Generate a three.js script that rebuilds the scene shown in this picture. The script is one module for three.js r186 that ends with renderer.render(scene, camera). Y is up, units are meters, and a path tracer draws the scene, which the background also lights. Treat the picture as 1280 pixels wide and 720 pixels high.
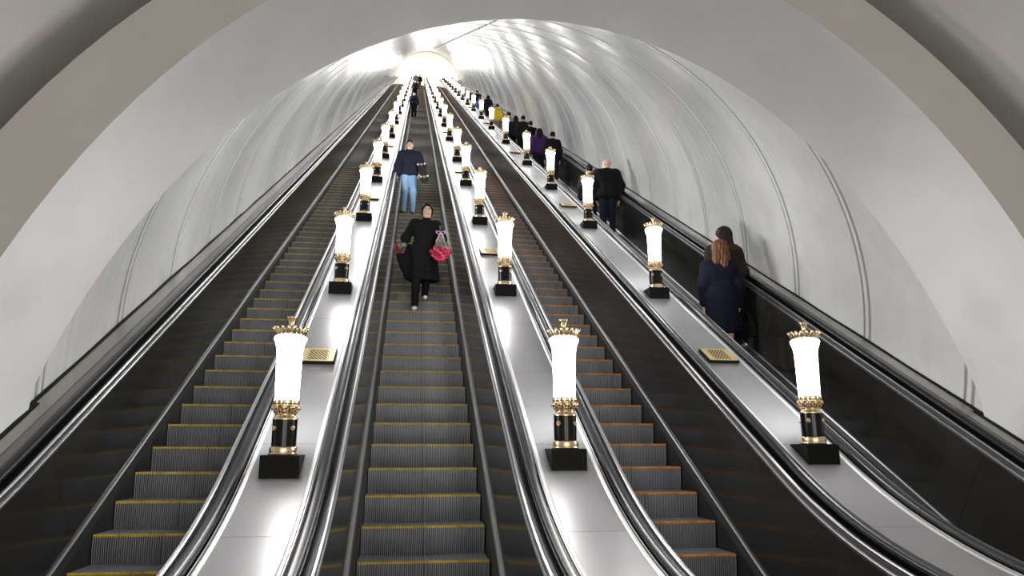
import * as THREE from 'three';
import { mergeGeometries, mergeVertices, toCreasedNormals } from 'three/addons/utils/BufferGeometryUtils.js';

// ---------------------------------------------------------------- camera, light, exposure
const EYE = 1.681;                       // camera height above the lower landing
const scene = new THREE.Scene();
scene.background = new THREE.Color(0, 0, 0);
const renderer = new THREE.WebGLRenderer({ antialias: true });
renderer.toneMapping = THREE.LinearToneMapping;
renderer.toneMappingExposure = 1.0;
renderer.shadowMap.enabled = true;
const camera = new THREE.PerspectiveCamera(2 * Math.atan(360 / 912) * 180 / Math.PI, 1280 / 720, 0.05, 300);
camera.position.set(0, EYE, 0);
camera.rotation.order = 'YXZ';
camera.rotation.set(12.561 * Math.PI / 180, -8.047 * Math.PI / 180, 0);
scene.add(camera);
const LAMP_CANDELA = 2.0, LAMP_GLOW = 20, HALL_CANDELA = 25, UPPER_CANDELA = 17;
const LAMP_WHITE = new THREE.Color().setRGB(1.0, 0.985, 0.965);

// ---------------------------------------------------------------- helpers
let seedState = 12345;
const rnd = () => { seedState = (seedState + 0x6d2b79f5) | 0; let t = Math.imul(seedState ^ (seedState >>> 15), 1 | seedState); t = (t + Math.imul(t ^ (t >>> 7), 61 | t)) ^ t; return ((t ^ (t >>> 14)) >>> 0) / 4294967296; };
const V = (x, y, z) => new THREE.Vector3(x, y, z);
const taken = new Map();
function numbered(n) { const k = taken.get(n) ?? 0; taken.set(n, k + 1); return k ? n + '_' + String(k).padStart(3, '0') : n; }
function shadows(o) { o.traverse((m) => { if (m.isMesh) { m.castShadow = true; m.receiveShadow = true; } }); return o; }
function thing(name, label, category, group) {
  const g = new THREE.Group(); g.name = numbered(name); scene.add(g);
  g.userData = { label, category }; if (group) g.userData.group = group;
  return g;
}
function structure(name, geo, mat, label) {
  const o = geo ? new THREE.Mesh(geo, mat) : new THREE.Group();
  o.name = name; scene.add(o); o.userData = { kind: 'structure', label, category: name.split('_')[0] };
  return o;
}
function part(name, geo, mat, parent, label) { const m = new THREE.Mesh(geo, mat); m.name = name; parent.add(m); if (label) m.userData.label = label; return m; }

// noise and textures
function valueNoise(period, seed) {
  const g = new Float32Array(period * period); let s = seed >>> 0;
  for (let i = 0; i < g.length; i++) { s = (Math.imul(s, 1664525) + 1013904223) >>> 0; g[i] = s / 4294967296; }
  return (x, y) => {
    const xi = Math.floor(x), yi = Math.floor(y); let fx = x - xi, fy = y - yi; fx = fx * fx * (3 - 2 * fx); fy = fy * fy * (3 - 2 * fy);
    const m = (a) => ((a % period) + period) % period, at = (a, b) => g[m(b) * period + m(a)];
    return (at(xi, yi) * (1 - fx) + at(xi + 1, yi) * fx) * (1 - fy) + (at(xi, yi + 1) * (1 - fx) + at(xi + 1, yi + 1) * fx) * fy;
  };
}
const N4 = valueNoise(4, 11), N8 = valueNoise(8, 7), N16 = valueNoise(16, 3), N64 = valueNoise(64, 5), N128 = valueNoise(128, 9);
const fbm = (u, v) => 0.4 * N4(u * 4, v * 4) + 0.3 * N8(u * 8, v * 8) + 0.18 * N16(u * 16, v * 16) + 0.12 * N64(u * 64, v * 64);
function tex(size, fn, srgb, rx = 1, ry = 1) {
  const d = new Uint8Array(size * size * 4);
  for (let y = 0; y < size; y++) for (let x = 0; x < size; x++) {
    const c = fn(x / size, y / size), o = (y * size + x) * 4, a = typeof c === 'number' ? [c, c, c] : c;
    for (let k = 0; k < 3; k++) d[o + k] = Math.max(0, Math.min(255, Math.round(a[k] * 255)));
    d[o + 3] = 255;
  }
  const t = new THREE.DataTexture(d, size, size, THREE.RGBAFormat);
  t.wrapS = t.wrapT = THREE.RepeatWrapping; t.magFilter = THREE.LinearFilter; t.minFilter = THREE.LinearMipmapLinearFilter; t.generateMipmaps = true;
  if (srgb) t.colorSpace = THREE.SRGBColorSpace; t.repeat.set(rx, ry); t.needsUpdate = true; return t;
}
const rgb = (r, g, b) => new THREE.Color().setRGB(r, g, b);
const std = (color, roughness, metalness = 0, extra = {}) => new THREE.MeshPhysicalMaterial({ color, roughness, metalness, side: THREE.DoubleSide, ...extra });

const M = {};
M.plaster = std(rgb(0.645, 0.65, 0.66), 0.75, 0, { map: tex(256, (u, v) => { const n = 0.94 + 0.06 * fbm(u, v); return [n, n, n * 0.995]; }, true, 0.5, 0.5), bumpMap: tex(256, (u, v) => fbm(u, v) * 0.5 + 0.5 * N128(u * 128, v * 128), false, 1, 1), bumpScale: 0.0012 });
M.plasterWarm = M.plaster.clone(); M.plasterWarm.color = rgb(0.665, 0.65, 0.63);
const streak = tex(512, (u, v) => { const w = 0.12 * (N8(u * 8, v * 8) - 0.5); return 0.5 + 0.9 * (0.45 * (N16(u * 16 + w, v * 2 + 3) - 0.5) + 0.35 * (N64(u * 64 + w * 3, v * 2) - 0.5) + 0.2 * (N8(u * 8, v * 4) - 0.5)); }, false, 1 / 4.89, 1 / 7);
M.lining = std(rgb(0.68, 0.685, 0.69), 0.19, 0, { map: tex(256, (u, v) => { const n = 0.92 + 0.08 * fbm(u, v); return [n, n, n]; }, true, 0.6, 0.6), bumpMap: streak, bumpScale: 0.018 });
M.liningBack = std(rgb(0.27, 0.27, 0.26), 0.5);
M.strip = std(rgb(0.62, 0.62, 0.6), 0.4);
M.deck = std(rgb(0.3, 0.3, 0.31), 0.3, 0.25, { map: tex(256, (u, v) => { const n = 0.9 + 0.1 * fbm(u, v); return [n, n, n]; }, true, 0.5, 1.1) });
M.trim = std(rgb(0.72, 0.72, 0.72), 0.32, 0.4);
M.ledge = std(rgb(0.2, 0.195, 0.185), 0.35, 0.5);
M.ledgeLight = std(rgb(0.33, 0.32, 0.3), 0.3, 0.6);
M.steel = std(rgb(0.45, 0.45, 0.46), 0.28, 0.95);
M.skirtSteel = std(rgb(0.5, 0.5, 0.5), 0.36, 0.9);
M.steelDark = std(rgb(0.16, 0.16, 0.16), 0.4, 0.6);
M.rubber = std(rgb(0.006, 0.006, 0.008), 0.26, 0, { specularIntensity: 0.7 });
M.panel = std(rgb(0.03, 0.03, 0.03), 0.13, 0, { map: tex(256, (u, v) => { const n = 0.75 + 0.25 * fbm(u, v); return [n, n * 0.985, n * 0.96]; }, true, 0.6, 0.6) });
M.skirt = std(rgb(0.03, 0.03, 0.03), 0.32, 0.2);
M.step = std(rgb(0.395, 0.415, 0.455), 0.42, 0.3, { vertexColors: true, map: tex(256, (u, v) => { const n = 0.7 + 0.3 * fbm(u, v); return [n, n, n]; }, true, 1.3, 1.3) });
const ribs = tex(256, (u) => (((u * 16) % 1) < 0.5 ? 1 : 0), false, 62 / 16, 1);
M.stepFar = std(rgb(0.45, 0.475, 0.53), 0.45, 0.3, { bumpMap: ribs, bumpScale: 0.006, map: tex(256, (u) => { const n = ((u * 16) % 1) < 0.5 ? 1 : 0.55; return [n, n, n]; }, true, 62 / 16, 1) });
const wornMap = tex(256, (u, v) => { const n = 0.72 + 0.28 * Math.min(1, Math.max(0, fbm(u, v) * 2.2 - 0.45)); return [n, n, n]; }, true, 1.7, 1.7);
M.yellow = std(rgb(0.8, 0.56, 0.07), 0.55, 0, { map: wornMap });
M.orange = std(rgb(0.85, 0.34, 0.04), 0.55, 0, { map: wornMap });
M.gold = std(rgb(0.9, 0.71, 0.44), 0.24, 1.0);
M.goldPlate = std(rgb(0.72, 0.58, 0.28), 0.35, 0.75);
M.blackGloss = std(rgb(0.006, 0.006, 0.006), 0.2, 0, { specularIntensity: 0.6 });
M.blackMatte = std(rgb(0.004, 0.004, 0.004), 0.5, 0, { specularIntensity: 0.3 });
M.shade = std(rgb(0.9, 0.9, 0.9), 0.4, 0, { emissive: LAMP_WHITE, emissiveIntensity: LAMP_GLOW });
M.globe = std(rgb(0.9, 0.9, 0.88), 0.4, 0, { emissive: rgb(1, 0.96, 0.88), emissiveIntensity: 6 });
M.floor = std(rgb(0.34, 0.32, 0.3), 0.3, 0, { map: tex(256, (u, v) => { const n = 0.7 + 0.3 * N128(u * 128, v * 128); return [n, n, n]; }, true, 0.5, 0.5) });

// ---------------------------------------------------------------- the escalator line (side view: y up, z forward)
const TAN = Math.tan(Math.PI / 6), COS = Math.cos(Math.PI / 6), RL = 5.9, RU = 6.2, ZT = 5.75;
const YT = RL * (1 - COS);                                   // nose line height at the lower tangent point
const LINE = 93.2;                                           // straight length of the incline
const S_LOW = -RL * Math.PI / 6, S_TOP = LINE + RU * Math.PI / 6;
function path(s) {
  if (s < S_LOW) return { y: 0, z: ZT - RL * 0.5 + (s - S_LOW), a: 0 };
  if (s < 0) { const a = Math.PI / 6 + s / RL; return { y: RL * (1 - Math.cos(a)), z: ZT - RL * 0.5 + RL * Math.sin(a), a }; }
  if (s <= LINE) return { y: YT + s * 0.5, z: ZT + s * COS, a: Math.PI / 6 };
  const yc = YT + LINE * 0.5 - RU * COS, zc = ZT + LINE * COS + RU * 0.5;
  if (s < S_TOP) { const a = Math.PI / 6 - (s - LINE) / RU; return { y: yc + RU * Math.cos(a), z: zc - RU * Math.sin(a), a }; }
  return { y: yc + RU, z: zc + (s - S_TOP), a: 0 };
}
const Y_TOP = path(S_TOP + 1).y;
function at(s, x, n) { const p = path(s); return V(x, p.y + n * Math.cos(p.a), -(p.z - n * Math.sin(p.a))); }
function sList(s0, s1) {
  const out = [s0]; const add = (s) => { if (s > s0 + 1e-4 && s < s1 - 1e-4) out.push(s); };
  for (let k = 0; k <= 16; k++) add(S_LOW + (0 - S_LOW) * k / 16);
  for (let k = 0; k <= 10; k++) add(LINE + (S_TOP - LINE) * k / 10);
  out.push(s1); return out;
}
// a profile of [x, n] points swept along the line; closed profiles get end caps
function sweep(profile, s0, s1, closed = true, crease = 0.6) {
  const ss = sList(s0, s1), n = profile.length, pos = [], uv = [], idx = [];
  let acc = 0; const vs = profile.map((p, i) => { if (i) acc += Math.hypot(p[0] - profile[i - 1][0], p[1] - profile[i - 1][1]); return acc; });
  const m = closed ? n + 1 : n; vs.push(acc + Math.hypot(profile[0][0] - profile[n - 1][0], profile[0][1] - profile[n - 1][1]));
  for (const s of ss) for (let i = 0; i < m; i++) { const p = profile[i % n], w = at(s, p[0], p[1]); pos.push(w.x, w.y, w.z); uv.push(s, vs[i]); }
  for (let k = 0; k < ss.length - 1; k++) for (let i = 0; i < m - 1; i++) { const a = k * m + i, b = a + 1, c = a + m, d = c + 1; idx.push(a, c, b, b, c, d); }
  if (closed) {
    const tri = THREE.ShapeUtils.triangulateShape(profile.map((p) => new THREE.Vector2(p[0], p[1])), []);
    for (const [k, flip] of [[0, false], [ss.length - 1, true]]) for (const t of tri) { const q = t.map((i) => k * m + i); idx.push(...(flip ? [q[0], q[2], q[1]] : q)); }
  }
  const g = new THREE.BufferGeometry(); g.setAttribute('position', new THREE.Float32BufferAttribute(pos, 3)); g.setAttribute('uv', new THREE.Float32BufferAttribute(uv, 2)); g.setIndex(idx);
  return toCreasedNormals(g.toNonIndexed(), crease);
}
const mir = (p) => p.map(([x, n]) => [-x, n]).reverse();

// ---------------------------------------------------------------- plan
const XC = [-1.839, 0.161, 2.161, 4.161], X_MID = 1.161, PITCH = 0.4404, MODULE = 1.3353, N_DECK = 0.89;
const S_START = -5.0, S_END = S_TOP + 2.2;
// ---------------------------------------------------------------- tunnel lining
const TR = 4.10, TN = 0.158, Z_PORTAL = 5.98, Z_UPPER = 85.5, RING = 1.63, RING0 = 1.07;
const straight = (s, x, n) => V(x, YT + s * 0.5 + n * COS, -(ZT + s * COS - n * 0.5));
function onTunnel(s, phi, r) {        // clipped to the upright planes of the two portals
  const n = TN + r * Math.sin(phi), x = X_MID - r * Math.cos(phi);
  const lo = (Z_PORTAL - ZT + n * 0.5) / COS, hi = (Z_UPPER - ZT + n * 0.5) / COS;
  return straight(Math.min(hi, Math.max(lo, s)), x, n);
}
const PHI0 = 4 * Math.PI / 180, PHI1 = Math.PI - PHI0;
function ringGeo(s0, s1, radius, ns, nphi, edge) {       // edge: radius the two rims turn back to
  const pos = [], uv = [], idx = [], us = [];
  for (let j = 0; j <= ns; j++) us.push(j / ns);
  if (edge) { const d = 0.012 / (s1 - s0); us.splice(1, 0, d); us.splice(us.length - 1, 0, 1 - d); us.unshift(0); us.push(1); }
  const last = us.length - 1;
  us.forEach((u, j) => { for (let i = 0; i <= nphi; i++) {
    const phi = PHI0 + (PHI1 - PHI0) * i / nphi, s = s0 + (s1 - s0) * u, p = onTunnel(s, phi, edge && (j === 0 || j === last) ? edge : radius(u, phi, s));
    pos.push(p.x, p.y, p.z); uv.push(s, phi * TR);
  } });
  const w = nphi + 1;
  for (let j = 0; j < last; j++) for (let i = 0; i < nphi; i++) { const a = j * w + i, b = a + 1, c = a + w, d = c + 1; idx.push(a, b, c, b, d, c); }
  const g = new THREE.BufferGeometry(); g.setAttribute('position', new THREE.Float32BufferAttribute(pos, 3)); g.setAttribute('uv', new THREE.Float32BufferAttribute(uv, 2)); g.setIndex(idx); g.computeVertexNormals(); return g;
}
const tunnel = structure('wall_tunnel', null, null, 'glossy white vaulted lining of the inclined escalator tunnel');
const bumpA = valueNoise(64, 21), bumpB = valueNoise(64, 33);
part('lining_backing', ringGeo(-3, 104, () => TR + 0.002, 60, 96), M.liningBack, tunnel);
for (let k = -2; RING0 + RING * k < 101; k++) {
  const s0 = RING0 + RING * k + 0.075, s1 = s0 + RING - 0.15, near = k < 14;
  const o1 = rnd() * 60, bulge = 0.006 + 0.006 * rnd(), tilt = (rnd() - 0.5) * 0.008;
  const radius = (u, phi) => TR - 0.007 - bulge * Math.sin(Math.PI * u) + tilt * (u - 0.5) - 0.007 * (bumpA(o1 + phi * 2.2, k * 3.1 + u * 1.3) - 0.5) - 0.0025 * (bumpB(o1 + phi * 9, k * 5.3 + u * 2.5) - 0.5);
  part('lining_panel', ringGeo(s0, s1, radius, near ? 14 : 10, near ? 96 : 64, TR + 0.003), M.lining, tunnel);
  part('joint_strip', ringGeo(RING0 + RING * k - 0.028, RING0 + RING * k + 0.028, () => TR - 0.008, 1, near ? 72 : 40, TR + 0.003), M.strip, tunnel);
}
{ // thin conduit with clips along the crown
  const a = [], dots = [], q = (s, dx, dn) => straight(s, X_MID + dx, TN + TR + dn);
  const box = (s0, s1, hw, n0, n1) => { const g = new THREE.BoxGeometry(hw * 2, n1 - n0, s1 - s0); g.applyMatrix4(new THREE.Matrix4().makeRotationX(Math.PI / 6)); const c = q((s0 + s1) / 2, 0, (n0 + n1) / 2); g.translate(c.x, c.y, c.z); return g; };
  a.push(box(4.6, 94, 0.005, -0.03, -0.02));
  for (let s = 5; s < 60; s += 0.8) dots.push(box(s, s + 0.05, 0.016, -0.036, 0));
  part('crown_conduit', mergeGeometries(a), M.strip, tunnel, 'thin conduit running along the crown'); part('conduit_clips', mergeGeometries(dots), M.steelDark, tunnel, 'small dark clips along the crown conduit').userData.kind = 'stuff';
}

// ---------------------------------------------------------------- lower portal and hall
const archX = (y, a, b, y0) => { const t = (y - y0) / b; return a * Math.sqrt(Math.max(0, 1 - t * t)); };
function archPoints(a, b, y0, cap, n = 64) {         // from the floor on the left over the crown to the floor on the right, [dx, y above camera]
  const top = y0 + b, pts = [];
  const th0 = Math.asin((-EYE - y0) / b);
  for (let i = 0; i <= n; i++) { const th = th0 + (Math.PI - 2 * th0) * i / n; let x = -a * Math.cos(th); x = Math.max(-cap, Math.min(cap, x)); pts.push([x, y0 + b * Math.sin(th)]); }
  return pts;
}
const INNER = archPoints(4.34, 5.8, -1.88, 3.985), OUTER = archPoints(4.9, 6.2, -1.88, 4.72), VAULT = archPoints(5.06, 6.38, -1.88, 4.88);
function extrudeArch(pts, z0, z1, nz = 1) {
  const pos = [], uv = [], idx = []; let acc = 0;
  for (let j = 0; j <= nz; j++) { acc = 0; pts.forEach((p, i) => { if (i) acc += Math.hypot(p[0] - pts[i - 1][0], p[1] - pts[i - 1][1]); const z = z0 + (z1 - z0) * j / nz; pos.push(X_MID + p[0], p[1] + EYE, -z); uv.push(z, acc); }); }
  const w = pts.length; for (let j = 0; j < nz; j++) for (let i = 0; i < w - 1; i++) { const a = j * w + i; idx.push(a, a + 1, a + w, a + 1, a + w + 1, a + w); }
  const g = new THREE.BufferGeometry(); g.setAttribute('position', new THREE.Float32BufferAttribute(pos, 3)); g.setAttribute('uv', new THREE.Float32BufferAttribute(uv, 2)); g.setIndex(idx); g.computeVertexNormals(); return g;
}
function archFace(inner, outer, z) {
  const pos = [], uv = [], idx = []; const n = inner.length;
  for (let i = 0; i < n; i++) for (const p of [inner[i], outer[i]]) { pos.push(X_MID + p[0], p[1] + EYE, -z); uv.push(p[0], p[1]); }
  for (let i = 0; i < n - 1; i++) { const a = i * 2; idx.push(a, a + 1, a + 2, a + 1, a + 3, a + 2); }
  const g = new THREE.BufferGeometry(); g.setAttribute('position', new THREE.Float32BufferAttribute(pos, 3)); g.setAttribute('uv', new THREE.Float32BufferAttribute(uv, 2)); g.setIndex(idx); g.computeVertexNormals(); return g;
}
const grow = (pts, d) => pts.map(([x, y]) => { const l = Math.hypot(x, y + 1.88) || 1; return [x + d * x / l, y + d * (y + 1.88) / l]; });
const portal = structure('wall_portal', null, null, 'smooth white plaster arch framing the mouth of the escalator tunnel');
part('arch_soffit', extrudeArch(INNER, 4.78, Z_PORTAL + 0.02, 4), M.plaster, portal);
part('arch_face', archFace(INNER, OUTER, 4.78), M.plasterWarm, portal, 'front face of the plaster arch');
part('arch_rim', extrudeArch(OUTER, 4.78, 5.2, 1), M.plasterWarm, portal);
part('tunnel_collar', archFace(INNER, grow(INNER, 1.2), Z_PORTAL + 0.02), M.plaster, portal);
structure('ceiling_hall', extrudeArch(VAULT, -9, 5.2, 8), M.plasterWarm, 'grey plaster vault of the lower hall');
structure('wall_hall_end', archFace(OUTER, grow(VAULT, 0.05), 5.2), M.plasterWarm, 'plaster end wall of the lower hall behind the arch rim');
structure('wall_hall_back', (() => { const sh = new THREE.Shape(VAULT.map(([x, y]) => new THREE.Vector2(X_MID + x, y + EYE))); const g = new THREE.ExtrudeGeometry(sh, { depth: 0.2, bevelEnabled: false }); g.translate(0, 0, 9); return g; })(), M.plasterWarm, 'plaster back wall of the lower hall');
{ const g = new THREE.BoxGeometry(11, 0.2, 12); g.translate(X_MID, -0.1, 9 - 6 + 0.2 - 0.9); structure('floor', g, M.floor, 'dark granite floor of the lower hall'); }

// hall lamps stand behind the camera: white globes on posts
function torchere(x, z, y, name, label, group, candela) {
  const o = thing(name, label, 'lamp', group); o.position.set(x, y, z);
  part('post', torchPost, M.gold, o); part('globe', torchGlobe, M.globe, o);
  const l = new THREE.PointLight(rgb(1, 0.97, 0.92), candela); l.position.set(0, 2.32, 0); l.shadow.radius = 9; l.castShadow = true; o.add(l);
}
const torchPost = new THREE.LatheGeometry([[0.2, 0], [0.2, 0.06], [0.06, 0.12], [0.035, 0.3], [0.035, 2.05], [0.08, 2.12], [0.001, 2.14]].map(([a, b]) => new THREE.Vector2(a, b)), 24), torchGlobe = new THREE.SphereGeometry(0.2, 32, 20); torchGlobe.translate(0, 2.32, 0);
for (const sd of [-1, 1]) torchere(X_MID + sd * 2, 7, 0, 'hall_lamp', `globe lamp on a brass post in the lower hall, ${sd < 0 ? 'left' : 'right'} of the camera`, 'globe lamps in the lower hall', HALL_CANDELA);

// ---------------------------------------------------------------- upper hall
{
  const zc = Z_UPPER + 8, w = 12;
  const up = structure('wall_upper_hall', null, null, 'brightly lit cream upper hall at the far end of the tunnel');
  const cream = std(rgb(0.88, 0.87, 0.82), 0.8);
  const box = (sx, sy, sz, x, y, z) => { const g = new THREE.BoxGeometry(sx, sy, sz); g.translate(x, y, -z); return g; };
  const stone = std(rgb(0.7, 0.69, 0.66), 0.4); part('hall_floor', box(w, 0.2, 13.2, X_MID, Y_TOP - 0.35, Z_UPPER + 9.6), stone, up); for (const sd of [-1, 1]) part('hall_floor', box(1.7, 0.2, 3, X_MID + sd * 5.1, Y_TOP - 0.35, Z_UPPER + 1.5), stone, up);
  part('hall_ceiling', box(w, 0.2, 16.4, X_MID, Y_TOP + 6.6, zc), cream, up);
  part('hall_end', box(w, 9, 0.2, X_MID, Y_TOP + 2.5, Z_UPPER + 16.2), cream, up);
  part('hall_side', box(0.2, 12, 16.4, X_MID - 6, Y_TOP + 1, zc), cream, up); part('hall_side', box(0.2, 12, 16.4, X_MID + 6, Y_TOP + 1, zc), cream, up);
  const cut = []; for (let i = 0; i <= 48; i++) { const phi = -0.35 + (Math.PI + 0.7) * i / 48, p = straight((Z_UPPER - ZT + (TN + TR * Math.sin(phi)) * 0.5) / COS, X_MID - TR * Math.cos(phi), TN + TR * Math.sin(phi)); cut.push(new THREE.Vector2(p.x, p.y)); }
  const sh = new THREE.Shape([[-6, -5], [6, -5], [6, 6.7], [-6, 6.7]].map(([x, y]) => new THREE.Vector2(X_MID + x, Y_TOP + y))); sh.holes.push(new THREE.Path(cut));
  const g = new THREE.ExtrudeGeometry(sh, { depth: 0.15, bevelEnabled: false }); g.translate(0, 0, -Z_UPPER - 0.16); part('hall_front', g, cream, up);
  [[-2.4, 8.5], [2.4, 8.5], [-2.4, 13.5], [2.4, 13.5]].forEach(([x, z], i) => torchere(X_MID + x, -(Z_UPPER + z), Y_TOP - 0.25, 'upper_hall_lamp', ['near left', 'near right', 'far left', 'far right'][i] + ' globe lamp on a post in the bright upper hall', 'globe lamps in the upper hall', UPPER_CANDELA));
}

// ---------------------------------------------------------------- escalators
// a ribbed strip: a comb-shaped section across x carried along a side-view path of [y, z] points
const RIBS = 62;
function comb(pathPts, depth = 0.013) {
  const xs = []; const w = 1.0 / RIBS;
  for (let i = 0; i < RIBS; i++) {
    const x0 = -0.5 + i * w + (i === RIBS / 2 ? 0.004 : 0); xs.push([x0 + w * 0.02, 1], [x0 + w * 0.05, 0], [x0 + w * 0.5, 0], [x0 + w * 0.53, 1]);
  }
  xs.push([0.5, 1]);
  const nrm = pathPts.map((p, i) => { const a = pathPts[Math.max(0, i - 1)], b = pathPts[Math.min(pathPts.length - 1, i + 1)]; const dy = b[0] - a[0], dz = b[1] - a[1], l = Math.hypot(dy, dz); return [-dz / l, dy / l]; });   // points into the step
  const pos = [], uv = [], col = [], idx = []; let acc = 0;
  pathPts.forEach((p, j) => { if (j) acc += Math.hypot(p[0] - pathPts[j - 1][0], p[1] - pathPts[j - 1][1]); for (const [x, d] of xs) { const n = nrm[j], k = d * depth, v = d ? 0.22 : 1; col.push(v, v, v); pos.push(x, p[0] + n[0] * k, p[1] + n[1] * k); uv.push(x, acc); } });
  const m = xs.length; for (let j = 0; j < pathPts.length - 1; j++) for (let i = 0; i < m - 1; i++) { const a = j * m + i, b = a + 1, c = a + m, d = c + 1; idx.push(a, b, c, b, d, c); }
  const g = new THREE.BufferGeometry(); g.setAttribute('position', new THREE.Float32BufferAttribute(pos, 3)); g.setAttribute('uv', new THREE.Float32BufferAttribute(uv, 2)); g.setAttribute('color', new THREE.Float32BufferAttribute(col, 3)); g.setIndex(idx);
  const c = toCreasedNormals(g.toNonIndexed(), 0.5); return c;
}
// three.js z: the camera side of the nose is +z. Tread runs back (-z), riser runs down, bowed.
const riserPath = []; for (let i = 0; i <= 5; i++) { const d = i / 5; riserPath.push([-0.021 - 0.224 * d, -0.002 - 0.028 * d * d]); }
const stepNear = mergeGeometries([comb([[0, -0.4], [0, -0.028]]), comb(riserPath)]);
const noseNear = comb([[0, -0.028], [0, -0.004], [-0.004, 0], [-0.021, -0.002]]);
function plain(pathPts) {
  const pos = [], uv = [], idx = []; let acc = 0;
  pathPts.forEach((p, j) => { if (j) acc += Math.hypot(p[0] - pathPts[j - 1][0], p[1] - pathPts[j - 1][1]); for (const x of [-0.5, 0.5]) { pos.push(x, p[0], p[1]); uv.push(x + 0.5, acc); } });
  for (let j = 0; j < pathPts.length - 1; j++) { const a = j * 2; idx.push(a, a + 1, a + 2, a + 1, a + 3, a + 2); }
  const g = new THREE.BufferGeometry(); g.setAttribute('position', new THREE.Float32BufferAttribute(pos, 3)); g.setAttribute('uv', new THREE.Float32BufferAttribute(uv, 2)); g.setIndex(idx); return toCreasedNormals(g.toNonIndexed(), 0.5);
}
const noseThin = 0.008;
const stepFar = plain([[0, -0.4], [0, -0.026], [-0.0001, -0.026], [-0.006, 0], ...riserPath.map(([y, z]) => [y, z])]), noseFar = plain([[0.0008, -0.028], [0.0008, 0.0006], [-noseThin, -0.0004]]);
const stepBody = (() => { const g = new THREE.BoxGeometry(0.99, 0.02, 0.36); g.translate(0, -0.03, -0.2); return g; })();

// balustrade sections for the right-hand side, x from the escalator's middle
const SEC = {
  skirt: [[0.507, -0.4], [0.507, 0.045], [0.53, 0.078], [0.548, 0.078], [0.548, -0.4]],
  skirtTrim: [[0.54, 0.0795], [0.549, 0.09], [0.562, 0.09], [0.562, 0.07], [0.55, 0.07]],
  panel: [[0.563, 0.09], [0.611, 0.802], [0.631, 0.802], [0.585, 0.09]],
  molding: [[0.634, 0.803], [0.609, 0.803], [0.606, 0.808], [0.606, 0.823], [0.61, 0.828], [0.617, 0.83], [0.617, 0.86], [0.61, 0.862], [0.606, 0.867], [0.606, 0.884], [0.611, 0.891], [0.624, 0.891], [0.629, 0.886], [0.634, 0.884]],
  guide: [[0.635, 0.8], [0.635, 0.876], [0.763, 0.876], [0.763, 0.8]],
  lip: [[0.7645, 0.8], [0.7645, 0.899], [0.767, 0.902], [0.771, 0.902], [0.7735, 0.899], [0.7735, 0.8]],
  rail: [[0.680, 0.889], [0.672, 0.903], [0.672, 0.921], [0.681, 0.936], [0.698, 0.945], [0.73, 0.945], [0.747, 0.936], [0.756, 0.921], [0.756, 0.903], [0.748, 0.889]],
  truss: [[-0.5, -0.42], [0.5, -0.42], [0.5, -0.46], [-0.5, -0.46]],
};
const shared = { skirt: sweep(SEC.skirt, S_START + 0.8, S_END - 0.6), skirtM: sweep(mir(SEC.skirt), S_START + 0.8, S_END - 0.6), trim: sweep(SEC.skirtTrim, S_START + 0.8, S_END - 0.6), trimM: sweep(mir(SEC.skirtTrim), S_START + 0.8, S_END - 0.6),
  molding: sweep(SEC.molding, S_START, S_END), moldingM: sweep(mir(SEC.molding), S_START, S_END), truss: sweep(SEC.truss, S_START, S_END), guide: sweep(SEC.guide, S_START, S_END), guideM: sweep(mir(SEC.guide), S_START, S_END), lip: sweep(SEC.lip, S_START, S_END), lipM: sweep(mir(SEC.lip), S_START, S_END) };
function railGeo(profile) {          // the rubber band with its turn round the newel at both ends
  const body = sweep(profile, S_START, S_END, true, 0.9);
  const cap = (s, dir) => {
    const p = path(s), rN = 0.3, ctrY = p.y + 0.918 - rN, pos = [], idx = [], m = profile.length;
    for (let j = 0; j <= 14; j++) { const t = Math.PI * j / 14; for (let i = 0; i < m; i++) { const [x, n] = profile[i], r = rN + (n - 0.918); pos.push(x, ctrY + r * Math.cos(t), -(p.z + dir * r * Math.sin(t))); } }
    for (let j = 0; j < 14; j++) for (let i = 0; i < m; i++) { const a = j * m + i, b = j * m + (i + 1) % m; idx.push(a, b, a + m, b, b + m, a + m); }
    const g = new THREE.BufferGeometry(); g.setAttribute('position', new THREE.Float32BufferAttribute(pos, 3)); g.setAttribute('uv', new THREE.Float32BufferAttribute(new Float32Array(pos.length / 3 * 2), 2)); g.setIndex(idx); return toCreasedNormals(g.toNonIndexed(), 0.9);
  };
  return mergeGeometries([body, cap(S_START, -1), cap(S_END, 1)]);
}
shared.rail = railGeo(SEC.rail); shared.railM = railGeo(mir(SEC.rail));
function newelGeo(profile, s, dir) { // half-round end of the balustrade inside the rail's turn
  const p = path(s), r = 0.27, sh = new THREE.Shape(); sh.moveTo(0, -0.27); sh.absarc(0, 0, r, -Math.PI / 2, Math.PI / 2, false); sh.lineTo(0, -0.27);
  const g = new THREE.ExtrudeGeometry(sh, { depth: 0.06, bevelEnabled: false, curveSegments: 16 }); g.rotateY(dir < 0 ? -Math.PI / 2 : Math.PI / 2);
  const x0 = Math.min(...profile.map((q) => q[0])), x1 = Math.max(...profile.map((q) => q[0])); g.computeBoundingBox(); const bb = g.boundingBox;
  g.translate((x0 + x1) / 2 - (bb.min.x + bb.max.x) / 2, p.y + 0.6, -p.z); return g;
}
const panelGeos = []; { let s = 1.67 - MODULE * Math.ceil((1.67 - S_START) / MODULE); for (; s < S_END; s += MODULE) { const a = Math.max(S_START, s + 0.0015), b = Math.min(S_END, s + MODULE - 0.0015); if (b - a > 0.1) panelGeos.push([sweep(SEC.panel, a, b), sweep(mir(SEC.panel), a, b)]); } }
const stepPhase = [0.87, 0, 0.02, 0.45];
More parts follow.
